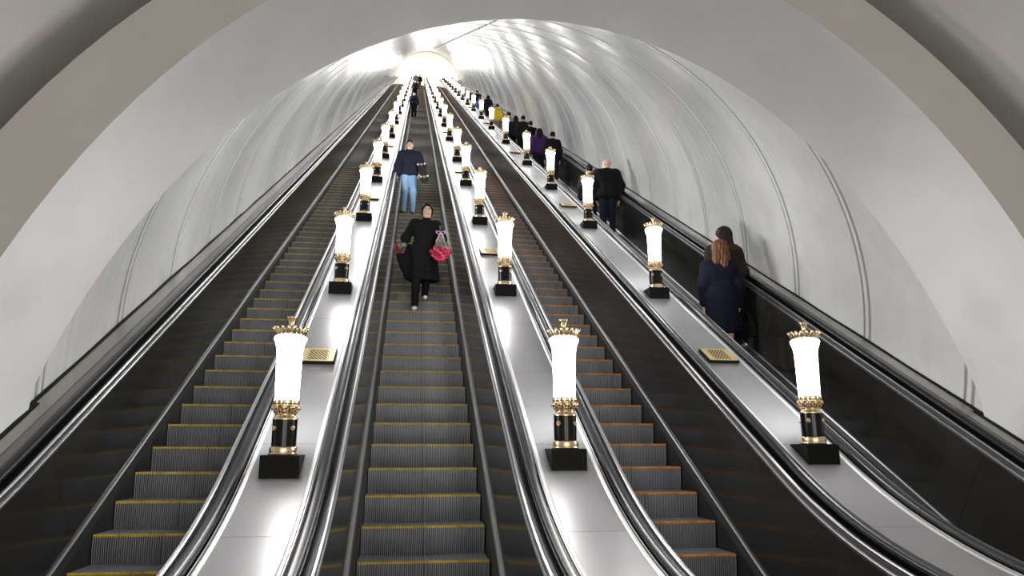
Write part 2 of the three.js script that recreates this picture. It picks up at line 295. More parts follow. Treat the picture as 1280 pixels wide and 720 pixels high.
const escLabels = ['leftmost escalator with empty steps beside the left tunnel wall', 'escalator second from left, carrying a woman with roses and a man with a skateboard', 'empty escalator third from left with orange step edges', 'rightmost escalator with a queue of people seen from behind'];
XC.forEach((xc, e) => {
  const o = thing('escalator', escLabels[e], 'escalator', 'row of four escalators'); o.position.x = xc;
  const noseMat = e === 2 ? M.orange : M.yellow;
  for (let k = -30; ; k++) {
    const s = 1.910 + PITCH * (k + stepPhase[e]); if (s < S_START + 0.9) continue; if (s > S_END - 0.8) break;
    const p = path(s), near = s < 20 && e < 3;
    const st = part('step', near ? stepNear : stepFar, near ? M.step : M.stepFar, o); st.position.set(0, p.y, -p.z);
    part('nosing', near ? noseNear : noseFar, noseMat, st, e === 2 ? 'orange step edge' : 'yellow step edge');
  }
  part('skirt', shared.skirt, M.skirt, o); part('skirt', shared.skirtM, M.skirt, o);
  part('skirt_trim', shared.trim, M.skirtSteel, o); part('skirt_trim', shared.trimM, M.skirtSteel, o);
  for (const [a, b] of panelGeos) { part('balustrade_panel', a, M.panel, o); part('balustrade_panel', b, M.panel, o); }
  part('rail_molding', shared.molding, M.steel, o); part('rail_molding', shared.moldingM, M.steel, o); part('rail_guide', shared.guide, M.blackMatte, o); part('rail_guide', shared.guideM, M.blackMatte, o); part('rail_lip', shared.lip, M.steel, o); part('rail_lip', shared.lipM, M.steel, o);
  part('handrail', shared.rail, M.rubber, o, 'black rubber handrail'); part('handrail', shared.railM, M.rubber, o, 'black rubber handrail');
  for (const [pr, s, d] of [[SEC.rail, S_START, -1], [mir(SEC.rail), S_START, -1], [SEC.rail, S_END, 1], [mir(SEC.rail), S_END, 1]]) part('newel', newelGeo(pr, s, d), M.panel, o);
  part('truss', shared.truss, M.blackMatte, o);
  const lp = new THREE.BoxGeometry(1.0, 0.03, 1.1); lp.translate(0, -0.0, -(path(S_START).z + 0.35)); part('landing_plate', lp, M.steelDark, o);
});

// ---------------------------------------------------------------- decks between the escalators, ledges along the walls
const deckNames = ['left', 'middle', 'right'];
const deckPlate = [[-0.192, 0.865], [-0.192, 0.89], [0.192, 0.89], [0.192, 0.865]];
const deckTrim = [[0.193, 0.866], [0.193, 0.893], [0.2, 0.897], [0.219, 0.897], [0.2225, 0.893], [0.2225, 0.866]];
const deckTrimGeo = [sweep(deckTrim, S_START, S_END), sweep(mir(deckTrim), S_START, S_END)];
const plateGeos = []; { let s = 1.67 - MODULE * Math.ceil((1.67 - S_START) / MODULE); for (; s < S_END; s += MODULE) { const a = Math.max(S_START, s + 0.002), b = Math.min(S_END, s + MODULE - 0.002); if (b - a > 0.1) plateGeos.push(sweep(deckPlate, a, b)); } }
const deckBed = sweep([[-0.2, 0.855], [-0.2, 0.8645], [0.2, 0.8645], [0.2, 0.855]], S_START, S_END);
deckNames.forEach((n, i) => {
  const o = thing('balustrade_deck', `light grey metal deck carrying the ${n} row of lamps`, 'deck', 'decks between the escalators'); o.position.x = (XC[i] + XC[i + 1]) / 2;
  for (const g of plateGeos) part('deck_plate', g, M.deck, o);
  for (const g of deckTrimGeo) part('edge_trim', g, M.trim, o);
  part('bed', deckBed, M.blackMatte, o);
});
for (const [name, sgn, xc] of [['left', -1, XC[0]], ['right', 1, XC[3]]]) {
  const o = thing('side_ledge', `dark metal ledge along the ${name} tunnel wall`, 'ledge', 'ledges along the tunnel walls'); o.position.x = xc;
  const f = (p) => (sgn > 0 ? p : mir(p));
  part('ledge_strip', sweep(f([[0.775, 0.85], [0.775, 0.885], [0.862, 0.885], [0.862, 0.85]]), S_START, S_TOP), M.ledge, o);
  part('ledge_strip', sweep(f([[0.863, 0.85], [0.863, 0.889], [0.995, 0.897], [0.995, 0.85]]), S_START, S_TOP), M.ledgeLight, o);
  part('wall_joint', sweep(f([[0.996, 0.85], [0.996, 0.905], [1.016, 0.915], [1.016, 0.85]]), S_START, S_TOP), M.blackMatte, o);
  part('wall_joint', sweep(f([[0.958, 0.85], [0.958, 0.902], [0.99, 0.912], [0.99, 0.85]]), S_START, 0.93), M.blackMatte, o);
  part('ledge_strip', sweep(f([[1.017, 0.85], [1.017, 0.888], [1.12, 0.888], [1.12, 0.85]]), S_START, S_TOP), M.ledge, o);
}
// ---------------------------------------------------------------- column lamps
const lathe = (pts, seg = 32) => new THREE.LatheGeometry(pts.map(([r, y]) => new THREE.Vector2(r, y)), seg);
const AX = -0.13;                                             // the lamp's axis behind the front edge of its block
const L = {};
{
  const sh = new THREE.Shape(); const b = 0.006;                // side view: wedge that sits on the sloping deck
  sh.moveTo(0, 0.001); sh.lineTo(0, 0.155 - b); sh.lineTo(-b, 0.155); sh.lineTo(-0.26 + b, 0.155); sh.lineTo(-0.26, 0.155 - b); sh.lineTo(-0.26, 0.151); sh.lineTo(0, 0.001);
  const g = new THREE.ExtrudeGeometry(sh, { depth: 0.26, bevelEnabled: false }); g.rotateY(-Math.PI / 2); g.translate(0.13, 0, 0); L.block = g;   // shape x -> three z
}
L.block.computeBoundingBox();
L.ring = lathe([[0.001, 0.155], [0.099, 0.155], [0.1, 0.163], [0.094, 0.168], [0.097, 0.172], [0.097, 0.196], [0.093, 0.2], [0.096, 0.207], [0.085, 0.212], [0.001, 0.212]], 16);
L.column = lathe([[0.001, 0.209], [0.083, 0.209], [0.084, 0.212], [0.084, 0.39], [0.082, 0.394], [0.001, 0.394]], 48);
L.neck = mergeGeometries([lathe([[0.086, 0.392], [0.087, 0.402], [0.08, 0.408], [0.07, 0.418], [0.068, 0.43], [0.078, 0.438], [0.001, 0.438]], 40)]);
{
  const a = [lathe([[0.001, 0.434], [0.074, 0.436], [0.07, 0.45], [0.076, 0.468], [0.09, 0.48], [0.094, 0.489], [0.088, 0.496], [0.083, 0.498], [0.088, 0.505], [0.001, 0.507]], 40)];
  for (let i = 0; i < 10; i++) { const g = new THREE.SphereGeometry(1, 10, 8); g.scale(0.02, 0.02, 0.012); g.translate(0, 0.474, 0.09); g.rotateY(i * Math.PI / 5); a.push(g); }
  for (let i = 0; i < 10; i++) { const g = new THREE.SphereGeometry(1, 8, 6); g.scale(0.013, 0.024, 0.007); g.rotateX(0.5); g.translate(0, 0.448, 0.079); g.rotateY((i + 0.5) * Math.PI / 5); a.push(g); }
  for (let i = 0; i < 14; i++) { const g = new THREE.SphereGeometry(1, 8, 6); g.scale(0.019, 0.02, 0.008); g.translate(0, 0.512, 0.084); g.rotateY(i * Math.PI / 7); a.push(g); }
  L.capital = mergeGeometries(a);
}
L.shade = lathe([[0.001, 0.512], [0.078, 0.512], [0.081, 0.53], [0.084, 0.7], [0.088, 0.86], [0.093, 0.9], [0.102, 0.93], [0.111, 0.952], [0.113, 0.963], [0.108, 0.972], [0.001, 0.974]], 40);
{
  const a = [lathe([[0.108, 0.97], [0.1, 0.978], [0.097, 0.988], [0.103, 1.0], [0.096, 1.004], [0.07, 1.012], [0.035, 1.03], [0.001, 1.034]], 40)];
  for (let i = 0; i < 18; i++) {
    const g = new THREE.SphereGeometry(1, 10, 8); g.scale(0.02, 0.034, 0.006); g.rotateX(0.38); g.translate(0, 1.003, 0.106); g.rotateY(i * Math.PI / 9); a.push(g);
    const t = new THREE.SphereGeometry(1, 8, 6); t.scale(0.012, 0.008, 0.011); t.translate(0, 1.033, 0.122); t.rotateY(i * Math.PI / 9); a.push(t);
    const q = new THREE.SphereGeometry(1, 8, 6); q.scale(0.012, 0.022, 0.006); q.rotateX(0.2); q.translate(0, 1.0, 0.1); q.rotateY((i + 0.5) * Math.PI / 9); a.push(q);
  }
  L.crown = mergeGeometries(a);
}
L.finial = lathe([[0.034, 1.025], [0.03, 1.036], [0.02, 1.046], [0.018, 1.06], [0.022, 1.085], [0.03, 1.103], [0.036, 1.112], [0.033, 1.12], [0.001, 1.124]], 20);
{
  const a = [new THREE.CylinderGeometry(0.017, 0.019, 0.008, 16)]; for (let i = 0; i < 6; i++) { const g = new THREE.SphereGeometry(0.0065, 8, 6); g.translate(0.012 * Math.cos(i * Math.PI / 3), 0.004, 0.012 * Math.sin(i * Math.PI / 3)); a.push(g); }
  const c = new THREE.SphereGeometry(0.008, 8, 6); c.translate(0, 0.004, 0); a.push(c);
  const g = mergeGeometries(a); g.rotateX(Math.PI / 2); g.translate(0, 0, 0.086); L.rosette = g;
}
const ORD = ['first', 'second', 'third', 'fourth', 'fifth', 'sixth', 'seventh', 'eighth', 'ninth', 'tenth', 'eleventh', 'twelfth', 'thirteenth', 'fourteenth', 'fifteenth', 'sixteenth', 'seventeenth', 'eighteenth', 'nineteenth', 'twentieth'];
const lampS = (row, k) => [-0.155, -0.05, 0.03][row] + (k <= 4 ? k * 4.006 : 4 * 4.006 + (k - 4) * 5.341);
for (let row = 0; row < 3; row++) for (let k = 0; k < 19; k++) {
  const s = lampS(row, k); if (s > LINE) break;
  const o = thing('column_lamp', k === 0 ? `nearest lit column lamp with gilded crown, on the ${deckNames[row]} deck` : `lit column lamp with gilded crown, ${ORD[k]} from the bottom on the ${deckNames[row]} deck`, 'lamp', `column lamps on the ${deckNames[row]} deck`);
  const p = at(s, (XC[row] + XC[row + 1]) / 2, N_DECK); o.position.copy(p);
  part('base_block', L.block, M.blackMatte, o, 'black wedge block');
  for (const [n, g, m] of [['base_ring', L.ring, M.gold], ['column', L.column, M.blackGloss], ['neck', L.neck, M.gold], ['capital', L.capital, M.gold], ['lamp_shade', L.shade, M.shade], ['crown', L.crown, M.gold], ['finial', L.finial, M.gold]]) { const q = part(n, g, m, o); q.position.z = AX; }
  for (let i = 0; i < 4; i++) { const q = part('rosette', L.rosette, M.gold, o); q.position.set(0, 0.335, AX); q.rotation.y = Math.PI / 4 + i * Math.PI / 2; }
  const l = new THREE.PointLight(LAMP_WHITE, LAMP_CANDELA); l.position.set(0, 0.75, AX); l.shadow.radius = 4; l.castShadow = true; o.add(l);
}

// ---------------------------------------------------------------- loudspeaker boxes with gilt lattice grilles
const SP = {};
{
  const w = 0.155, d = 0.15, h = 0.03;
  const sh = new THREE.Shape([[-w, -d], [w, -d], [w, d], [-w, d]].map(([x, y]) => new THREE.Vector2(x, y)));
  const g = new THREE.ExtrudeGeometry(sh, { depth: h - 0.004, bevelEnabled: true, bevelSize: 0.003, bevelThickness: 0.003, bevelSegments: 1 }); g.rotateX(-Math.PI / 2); g.translate(0, 0.004, 0); SP.box = g;
  const bar = (x0, z0, x1, z1, y, t, hh) => { const l = Math.hypot(x1 - x0, z1 - z0), b = new THREE.BoxGeometry(l, hh, t); b.rotateY(-Math.atan2(z1 - z0, x1 - x0)); b.translate((x0 + x1) / 2, y, (z0 + z1) / 2); return b; };
  const W = 0.14, D = 0.135, y = h + 0.006;
  SP.frame = mergeGeometries([bar(-W, -D, W, -D, y, 0.018, 0.006), bar(-W, D, W, D, y, 0.018, 0.006), bar(-W, -D, -W, D, y, 0.018, 0.006), bar(W, -D, W, D, y, 0.018, 0.006), bar(-0.09, -D, -0.09, D, y, 0.008, 0.006), bar(0.09, -D, 0.09, D, y, 0.008, 0.006), bar(-0.115, -D, -0.115, D, y - 0.002, 0.034, 0.002), bar(0.115, -D, 0.115, D, y - 0.002, 0.034, 0.002)]);
  const lat = [];
  for (const sg of [1, -1]) for (let c = -0.2; c <= 0.2; c += 0.031) {       // x - sg * z * 0.6 = c, kept inside the frame
    const f = (z) => c + sg * z * 0.6; let z0 = -0.125, z1 = 0.125;
    const lim = 0.086, zs = [(lim - c) / (sg * 0.6), (-lim - c) / (sg * 0.6)].sort((p, q) => p - q); z0 = Math.max(z0, zs[0]); z1 = Math.min(z1, zs[1]);
    if (z1 - z0 > 0.01) lat.push(bar(f(z0), z0, f(z1), z1, y - 0.001, 0.0055, 0.003));
  }
  SP.grille = mergeGeometries(lat);
}
for (let row = 0; row < 3; row++) for (let k = row === 1 ? 1 : 0, i = 0; k < 17; k += 2, i++) {
  const s = lampS(row, k) + (k < 4 ? 2.08 : 2.8); if (s > LINE - 3) break;
  const o = thing('loudspeaker_box', i === 0 ? `nearest flat loudspeaker with gilt lattice grille, on the ${deckNames[row]} deck` : `flat loudspeaker with gilt lattice grille, ${ORD[i]} from the bottom on the ${deckNames[row]} deck`, 'loudspeaker', `loudspeakers on the ${deckNames[row]} deck`);
  o.position.copy(at(s, (XC[row] + XC[row + 1]) / 2, N_DECK)); o.rotation.x = Math.PI / 6;
  part('box', SP.box, M.blackMatte, o); part('frame', SP.frame, M.goldPlate, o); part('grille', SP.grille, M.goldPlate, o);
}
// ---------------------------------------------------------------- people: distance fields meshed with surface nets
function surfaceNets(f, lo, hi, cell, color) {
  const n = [0, 1, 2].map((i) => Math.max(2, Math.ceil((hi[i] - lo[i]) / cell) + 1)), [nx, ny, nz] = n, F = new Float32Array(nx * ny * nz);
  for (let k = 0, o = 0; k < nz; k++) for (let j = 0; j < ny; j++) for (let i = 0; i < nx; i++, o++) F[o] = f(lo[0] + i * cell, lo[1] + j * cell, lo[2] + k * cell);
  const id = new Int32Array(nx * ny * nz).fill(-1), pos = [], idx = [], sx = 1, sy = nx, sz = nx * ny;
  const off = [0, sx, sy, sx + sy, sz, sx + sz, sy + sz, sx + sy + sz], E = [[0, 1], [2, 3], [4, 5], [6, 7], [0, 2], [1, 3], [4, 6], [5, 7], [0, 4], [1, 5], [2, 6], [3, 7]];
  for (let k = 0; k < nz - 1; k++) for (let j = 0; j < ny - 1; j++) for (let i = 0; i < nx - 1; i++) {
    const o = i + j * sy + k * sz; let m = 0; for (let c = 0; c < 8; c++) if (F[o + off[c]] < 0) m |= 1 << c; if (m === 0 || m === 255) continue;
    let x = 0, y = 0, z = 0, c = 0;
    for (const [a, b] of E) { const A = F[o + off[a]], B = F[o + off[b]]; if ((A < 0) === (B < 0)) continue; const t = A / (A - B); x += (a & 1) + ((b & 1) - (a & 1)) * t; y += ((a >> 1) & 1) + (((b >> 1) & 1) - ((a >> 1) & 1)) * t; z += (a >> 2) + ((b >> 2) - (a >> 2)) * t; c++; }
    id[o] = pos.length / 3; pos.push(lo[0] + (i + x / c) * cell, lo[1] + (j + y / c) * cell, lo[2] + (k + z / c) * cell);
  }
  const quad = (a, b, c, d, flip) => { if (a < 0 || b < 0 || c < 0 || d < 0) return; if (flip) idx.push(a, c, b, b, c, d); else idx.push(a, b, c, b, d, c); };
  for (let k = 1; k < nz - 1; k++) for (let j = 1; j < ny - 1; j++) for (let i = 1; i < nx - 1; i++) {
    const o = i + j * sy + k * sz, a = F[o] < 0;
    if (a !== F[o + sx] < 0) quad(id[o - sy - sz], id[o - sz], id[o - sy], id[o], !a);
    if (a !== F[o + sy] < 0) quad(id[o - sx - sz], id[o - sx], id[o - sz], id[o], !a);
    if (a !== F[o + sz] < 0) quad(id[o - sx - sy], id[o - sy], id[o - sx], id[o], !a);
  }
  const g = new THREE.BufferGeometry(), N = new Float32Array(pos.length), C = new Float32Array(pos.length), e = cell * 0.5;
  for (let v = 0; v < pos.length; v += 3) {
    const x = pos[v], y = pos[v + 1], z = pos[v + 2], a = f(x + e, y, z) - f(x - e, y, z), b = f(x, y + e, z) - f(x, y - e, z), c = f(x, y, z + e) - f(x, y, z - e), l = Math.hypot(a, b, c) || 1;
    N[v] = a / l; N[v + 1] = b / l; N[v + 2] = c / l; const q = color ? color(x, y, z) : [1, 1, 1]; C[v] = q[0]; C[v + 1] = q[1]; C[v + 2] = q[2];
  }
  g.setAttribute('position', new THREE.Float32BufferAttribute(pos, 3)); g.setAttribute('normal', new THREE.Float32BufferAttribute(N, 3)); g.setAttribute('color', new THREE.Float32BufferAttribute(C, 3)); g.setIndex(idx); return g;
}
const smin = (a, b, k) => { const h = Math.max(k - Math.abs(a - b), 0) / k; return Math.min(a, b) - h * h * k * 0.25; };
// tapered capsule
const cap = (a, b, ra, rb) => { const d = [b[0] - a[0], b[1] - a[1], b[2] - a[2]], l2 = d[0] * d[0] + d[1] * d[1] + d[2] * d[2] || 1e-9; return (x, y, z) => { const px = x - a[0], py = y - a[1], pz = z - a[2], t = Math.max(0, Math.min(1, (px * d[0] + py * d[1] + pz * d[2]) / l2)); return Math.hypot(px - d[0] * t, py - d[1] * t, pz - d[2] * t) - (ra + (rb - ra) * t); }; };
const ell = (c, r) => (x, y, z) => { const a = (x - c[0]) / r[0], b = (y - c[1]) / r[1], d = (z - c[2]) / r[2], k0 = Math.hypot(a, b, d), k1 = Math.hypot(a / r[0], b / r[1], d / r[2]) || 1e-6; return k0 * (k0 - 1) / k1; };
const blend = (list, k) => (x, y, z) => { let d = 1e3; for (const q of list) d = smin(d, q(x, y, z), k); return d; };
// a skirt: elliptical cone between two heights
const cone = (y0, y1, rx0, rz0, rx1, rz1, cx = 0, cz = 0, fold = 0) => (x, y, z) => { const t = Math.max(0, Math.min(1, (y - y0) / (y1 - y0))), rx = rx0 + (rx1 - rx0) * t, rz = rz0 + (rz1 - rz0) * t, an = Math.atan2(z, x); const w = 1 + fold * (1 - t) * Math.sin(an * 9 + y * 2); const k = Math.hypot((x - cx) / rx, (z - cz) / rz); const d = (k - w) * Math.min(rx, rz); return Math.max(d, y0 - y, y - y1); };

const SKIN = [0.62, 0.4, 0.3];
function headColor(x, y, z) {
  const ax = Math.abs(x);
  if (z > 0.05) {
    const ex = (ax - 0.031) / 0.0145, ey = (y - 0.014) / 0.0065; if (ex * ex + ey * ey < 1) return (ax - 0.031) ** 2 + (y - 0.014) ** 2 < 0.006 ** 2 ? [0.03, 0.02, 0.015] : [0.7, 0.68, 0.66];
    if (Math.abs(y - 0.026) < 0.003 && ax > 0.016 && ax < 0.046) return [0.12, 0.07, 0.05];
    if (Math.abs(y - 0.04 + (ax - 0.033) ** 2 * 4) < 0.005 && ax > 0.014 && ax < 0.052) return [0.1, 0.06, 0.04];
    const lx = x / 0.024, ly = (y + 0.056) / 0.0085; if (lx * lx + ly * ly < 1) return [0.5, 0.15, 0.14];
  }
  return [1, 1, 1];
}
const headSDF = (() => {
  const base = blend([ell([0, 0.03, -0.012], [0.077, 0.089, 0.096]), ell([0, -0.035, 0.02], [0.06, 0.082, 0.074]), cap([-0.028, -0.085, 0.045], [0.028, -0.085, 0.045], 0.026, 0.026), cap([0, -0.07, -0.02], [0, -0.19, -0.032], 0.05, 0.056)], 0.03);
  const nose = cap([0, 0.012, 0.088], [0, -0.024, 0.104], 0.008, 0.0125), ears = [-1, 1].map((s) => ell([s * 0.077, -0.006, -0.008], [0.01, 0.03, 0.019])), lips = ell([0, -0.056, 0.088], [0.024, 0.009, 0.012]);
  const eyes = [-1, 1].map((s) => ell([s * 0.031, 0.014, 0.1], [0.02, 0.012, 0.02])), balls = [-1, 1].map((s) => ell([s * 0.031, 0.013, 0.076], [0.013, 0.013, 0.013]));
  return (x, y, z) => { let d = base(x, y, z); for (const e of eyes) d = -smin(-d, e(x, y, z) + 0.004, 0.012); d = smin(d, nose(x, y, z), 0.012); d = smin(d, lips(x, y, z), 0.008); for (const e of balls) d = Math.min(d, e(x, y, z)); for (const e of ears) d = smin(d, e(x, y, z), 0.008); return d; };
})();
const headGeo = (cell) => surfaceNets(headSDF, [-0.1, -0.2, -0.12], [0.1, 0.13, 0.13], cell, (x, y, z) => { const c = headColor(x, y, z); return c[0] === 1 ? SKIN : c; });
const hands = {};
function handGeo(grip) {               // left hand hanging: wrist at the origin, fingers down, thumb forward, palm towards -x
  const key = grip ? 'g' : 'r'; if (hands[key]) return hands[key];
  const list = [cap([0, 0.02, 0], [0, -0.03, 0], 0.024, 0.026), cap([0, -0.04, 0.022], [0, -0.085, 0.026], 0.016, 0.014), cap([0, -0.04, 0], [0, -0.088, 0.004], 0.017, 0.014), cap([0, -0.04, -0.02], [0, -0.083, -0.018], 0.016, 0.013)];
  const palm = blend(list, 0.02), fs = [], curl = grip ? 1.25 : 0.35;
  [[0.03, 0.068], [0.0095, 0.076], [-0.011, 0.07], [-0.03, 0.056]].forEach(([z, l], i) => {
    let p = [0.002, -0.086 + (i === 3 ? 0.008 : 0), z], a = 0.12 + (grip ? 0.5 : 0); const seg = [0.46, 0.32, 0.22];
    for (const q of seg) { const e = [p[0] - Math.sin(a) * l * q, p[1] - Math.cos(a) * l * q, p[2] + z * 0.06]; fs.push(cap(p, e, 0.0092 - (1 - q) * 0.001, 0.0082)); p = e; a += curl; }
  });
  const th = [[-0.002, -0.028, 0.026], [-0.012, -0.06, 0.05], [-0.02, -0.088, 0.054], [-0.026, -0.108, 0.05]]; for (let i = 0; i < 3; i++) fs.push(cap(th[i], th[i + 1], 0.0125 - i * 0.001, 0.0105 - i * 0.001));
  const f = (x, y, z) => { let d = palm(x, y, z); for (const q of fs) d = smin(d, q(x, y, z), 0.005); return d; };
  return (hands[key] = surfaceNets(f, [-0.09, -0.18, -0.06], [0.045, 0.06, 0.08], 0.0045, () => SKIN));
}
const HEADS = {};
function merged(list) { return mergeGeometries(list.map((g) => { const c = g.index ? g.toNonIndexed() : g; for (const k of Object.keys(c.attributes)) if (!['position', 'normal', 'color'].includes(k)) c.deleteAttribute(k); return c; })); }
const skinMat = std(rgb(1, 1, 1), 0.55, 0, { vertexColors: true });
const cloth = (r, g, b, rough = 0.85) => std(rgb(r, g, b), rough, 0, { specularIntensity: 0.35 });

const POSE = {
  pelvis: [0, 0.96, 0], waist: [0, 1.1, 0], chest: [0, 1.3, 0], neck: [0, 1.48, -0.01], head: [0, 1.635, 0.005], headTurn: 0, headTilt: 0,
  shL: [0.175, 1.425, -0.005], elL: [0.235, 1.15, -0.03], wrL: [0.235, 0.9, 0.05], shR: [-0.175, 1.425, -0.005], elR: [-0.235, 1.15, -0.03], wrR: [-0.235, 0.9, 0.05],
  hipL: [0.085, 0.94, 0], knL: [0.09, 0.51, 0.015], anL: [0.095, 0.085, -0.03], hipR: [-0.085, 0.94, 0], knR: [-0.09, 0.51, 0.015], anR: [-0.095, 0.085, -0.03], gripL: false, gripR: false,
};
const arms = (J, i, sides = 'LR') => [...sides].flatMap((s) => [cap(J['sh' + s], J['el' + s], 0.055 + i, 0.043 + i), cap(J['el' + s], J['wr' + s], 0.043 + i, 0.031 + i * 0.9)]);
const torso = (J, i) => { const [px, , pz] = J.pelvis, w = J.waist, c = J.chest; return [cap([J.shL[0] * 0.66, J.shL[1] - 0.03, J.shL[2]], [J.shR[0] * 0.66, J.shR[1] - 0.03, J.shR[2]], 0.085 + i, 0.085 + i), cap([c[0] - 0.075, c[1] - 0.02, c[2] + 0.01], [c[0] + 0.075, c[1] - 0.02, c[2] + 0.01], 0.1 + i, 0.1 + i), cap([w[0] - 0.055, w[1], w[2]], [w[0] + 0.055, w[1], w[2]], 0.09 + i, 0.09 + i), cap([px - 0.075, J.pelvis[1], pz - 0.005], [px + 0.075, J.pelvis[1], pz - 0.005], 0.1 + i, 0.1 + i)]; };
const legs = (J, i) => ['L', 'R'].flatMap((s) => [cap(J['hip' + s], J['kn' + s], 0.082 + i, 0.056 + i), cap(J['kn' + s], J['an' + s], 0.056 + i, 0.04 + i)]);
const clipY = (f, y0, y1) => (x, y, z) => Math.max(f(x, y, z), y0 - y, y - y1);
const collar = (J, i) => [cap([J.neck[0], J.neck[1] - 0.06, J.neck[2]], [J.neck[0], J.neck[1] + 0.03, J.neck[2] + 0.005], 0.075 + i, 0.062 + i)];

function bounds(J, pad = 0.3) { const lo = [1e3, 1e3, 1e3], hi = [-1e3, -1e3, -1e3]; for (const k of Object.keys(J)) if (Array.isArray(J[k])) for (let i = 0; i < 3; i++) { lo[i] = Math.min(lo[i], J[k][i]); hi[i] = Math.max(hi[i], J[k][i]); } return [lo.map((v) => v - pad), hi.map((v) => v + pad)]; }
function cap3(f, J, cell, pad = 0.22) { const [lo, hi] = bounds(J, pad); return surfaceNets(f, lo, hi, cell); }

// hair shapes in the head's own frame
const HAIR = {
  short: (x, y, z) => Math.max(ell([0, 0.036, -0.022], [0.085, 0.1, 0.104])(x, y, z), 0.8 * z - y - 0.022),
  tied: blend([(x, y, z) => Math.max(ell([0, 0.036, -0.024], [0.089, 0.1, 0.105])(x, y, z), -0.055 + 0.125 * Math.max(0, Math.min(1, (z + 0.03) / 0.09)) - 9 * x * x - y), cap([0, 0.0, -0.105], [0, -0.03, -0.13], 0.035, 0.03), cap([-0.074, 0.045, 0.01], [-0.074, -0.045, -0.02], 0.022, 0.016), cap([0.074, 0.045, 0.01], [0.074, -0.045, -0.02], 0.022, 0.016), cap([-0.02, 0.105, 0.045], [-0.07, 0.05, 0.035], 0.016, 0.016), cap([0.02, 0.105, 0.045], [0.07, 0.05, 0.035], 0.016, 0.016)], 0.025),
  long: (x, y, z) => { const c = Math.max(ell([0, 0.034, -0.018], [0.092, 0.105, 0.11])(x, y, z), 0.8 * z - y - 0.03); const fall = blend([cap([-0.055, 0.02, -0.04], [-0.095, -0.19, -0.06], 0.056, 0.05), cap([0.055, 0.02, -0.04], [0.095, -0.19, -0.06], 0.056, 0.05), cap([0, 0.02, -0.06], [0, -0.23, -0.1], 0.07, 0.055)], 0.05)(x, y, z); const st = 0.0045 * Math.sin(x * 170 + y * 22) + 0.003 * Math.sin(x * 90 - y * 31); return smin(c, fall, 0.04) + st; },
  longer: (x, y, z) => { const c = Math.max(ell([0, 0.034, -0.018], [0.09, 0.105, 0.108])(x, y, z), 0.8 * z - y - 0.03); const fall = blend([cap([-0.045, 0.02, -0.04], [-0.085, -0.34, -0.1], 0.05, 0.05), cap([0.045, 0.02, -0.04], [0.085, -0.34, -0.1], 0.05, 0.05), cap([0, 0.02, -0.06], [0, -0.36, -0.12], 0.06, 0.06)], 0.05)(x, y, z); return smin(c, fall, 0.04) + 0.004 * Math.sin(x * 160 + y * 20); },
};
const hairCache = new Map();
function person(spec) {
  const J = { ...POSE, ...spec.pose }, cell = spec.cell, o = thing('person', spec.label, 'person', spec.group);
  o.position.set(spec.x, spec.y, -spec.z); o.rotation.y = spec.turn; o.scale.setScalar(spec.h / 1.75);
  const fine = spec.fine ?? cell * 0.6;
  const hm = new THREE.Matrix4().compose(V(...J.head), new THREE.Quaternion().setFromEuler(new THREE.Euler(J.headTilt, J.headTurn, 0, 'YXZ')), V(1, 1, 1));
  HEADS[fine] ??= headGeo(fine); const list = [HEADS[fine].clone().applyMatrix4(hm)];
  const bare = blend([...torso(J, -0.02), ...arms(J, -0.012), ...legs(J, -0.014), cap(J.neck, [J.neck[0], J.neck[1] + 0.05, J.neck[2] + 0.005], 0.052, 0.05), ...['L', 'R'].map((s) => cap(J['an' + s], [J['an' + s][0], J['an' + s][1] - 0.04, J['an' + s][2] + 0.1], 0.03, 0.025))], 0.05);
  const bodyG = cap3(bare, J, cell, 0.2); { const c = bodyG.attributes.color; for (let i = 0; i < c.count; i++) c.setXYZ(i, ...SKIN); } list.push(bodyG);
  for (const s of ['L', 'R']) {
    const a = V(...J['el' + s]), b = V(...J['wr' + s]), dir = b.clone().sub(a).normalize(), q = new THREE.Quaternion().setFromUnitVectors(V(0, -1, 0), dir);
    const g = handGeo(J['grip' + s]).clone(); if (s === 'R') { g.scale(-1, 1, 1); const ix = g.index.array; for (let i = 0; i < ix.length; i += 3) { const t = ix[i]; ix[i] = ix[i + 1]; ix[i + 1] = t; } }
    g.applyMatrix4(new THREE.Matrix4().compose(b.clone().addScaledVector(dir, 0.02), q, V(1, 1, 1))); list.push(g);
  }
  part('body', merged(list), skinMat, o);
  for (const [name, f, mat, label, c2] of spec.wear(J)) { const g = cap3(f, J, c2 ?? cell); g.deleteAttribute('color'); if (g.index.count) part(name, g, mat, o, label); }
  if (spec.hair) { const [style, mat, label] = spec.hair, key = style + fine; if (!hairCache.has(key)) { const g = surfaceNets(HAIR[style], [-0.16, -0.44, -0.22], [0.16, 0.16, 0.14], Math.min(fine, 0.009)); g.deleteAttribute('color'); hairCache.set(key, g); } part('hair', hairCache.get(key).clone().applyMatrix4(hm), mat, o, label); }
  return o;
}
const shoeSDF = (J, i = 0) => blend(['L', 'R'].flatMap((s) => { const [x, y, z] = J['an' + s]; return [cap([x, y - 0.03, z - 0.02], [x + (s === 'L' ? 0.012 : -0.012), y - 0.052, z + 0.15], 0.045 + i, 0.034 + i), cap([x, y + 0.01, z], [x, y - 0.03, z + 0.02], 0.042 + i, 0.04 + i)]; }), 0.03);
const shoes = (J) => { const f = shoeSDF(J), yl = J.anL[1] - 0.085, yr = J.anR[1] - 0.085; return (x, y, z) => Math.max(f(x, y, z), (x > 0 ? yl : yr) - y); };
const trousers = (J, i = 0.012) => clipY(blend([...legs(J, i), ...torso(J, i - 0.004).slice(3)], 0.045), Math.min(J.anL[1], J.anR[1]) - 0.01, 1.05);
const jacket = (J, i = 0.02, hem = 0.86) => clipY(blend([...torso(J, i), ...arms(J, i * 0.8 + 0.004), ...collar(J, i * 0.4)], 0.055), hem, 1.54);
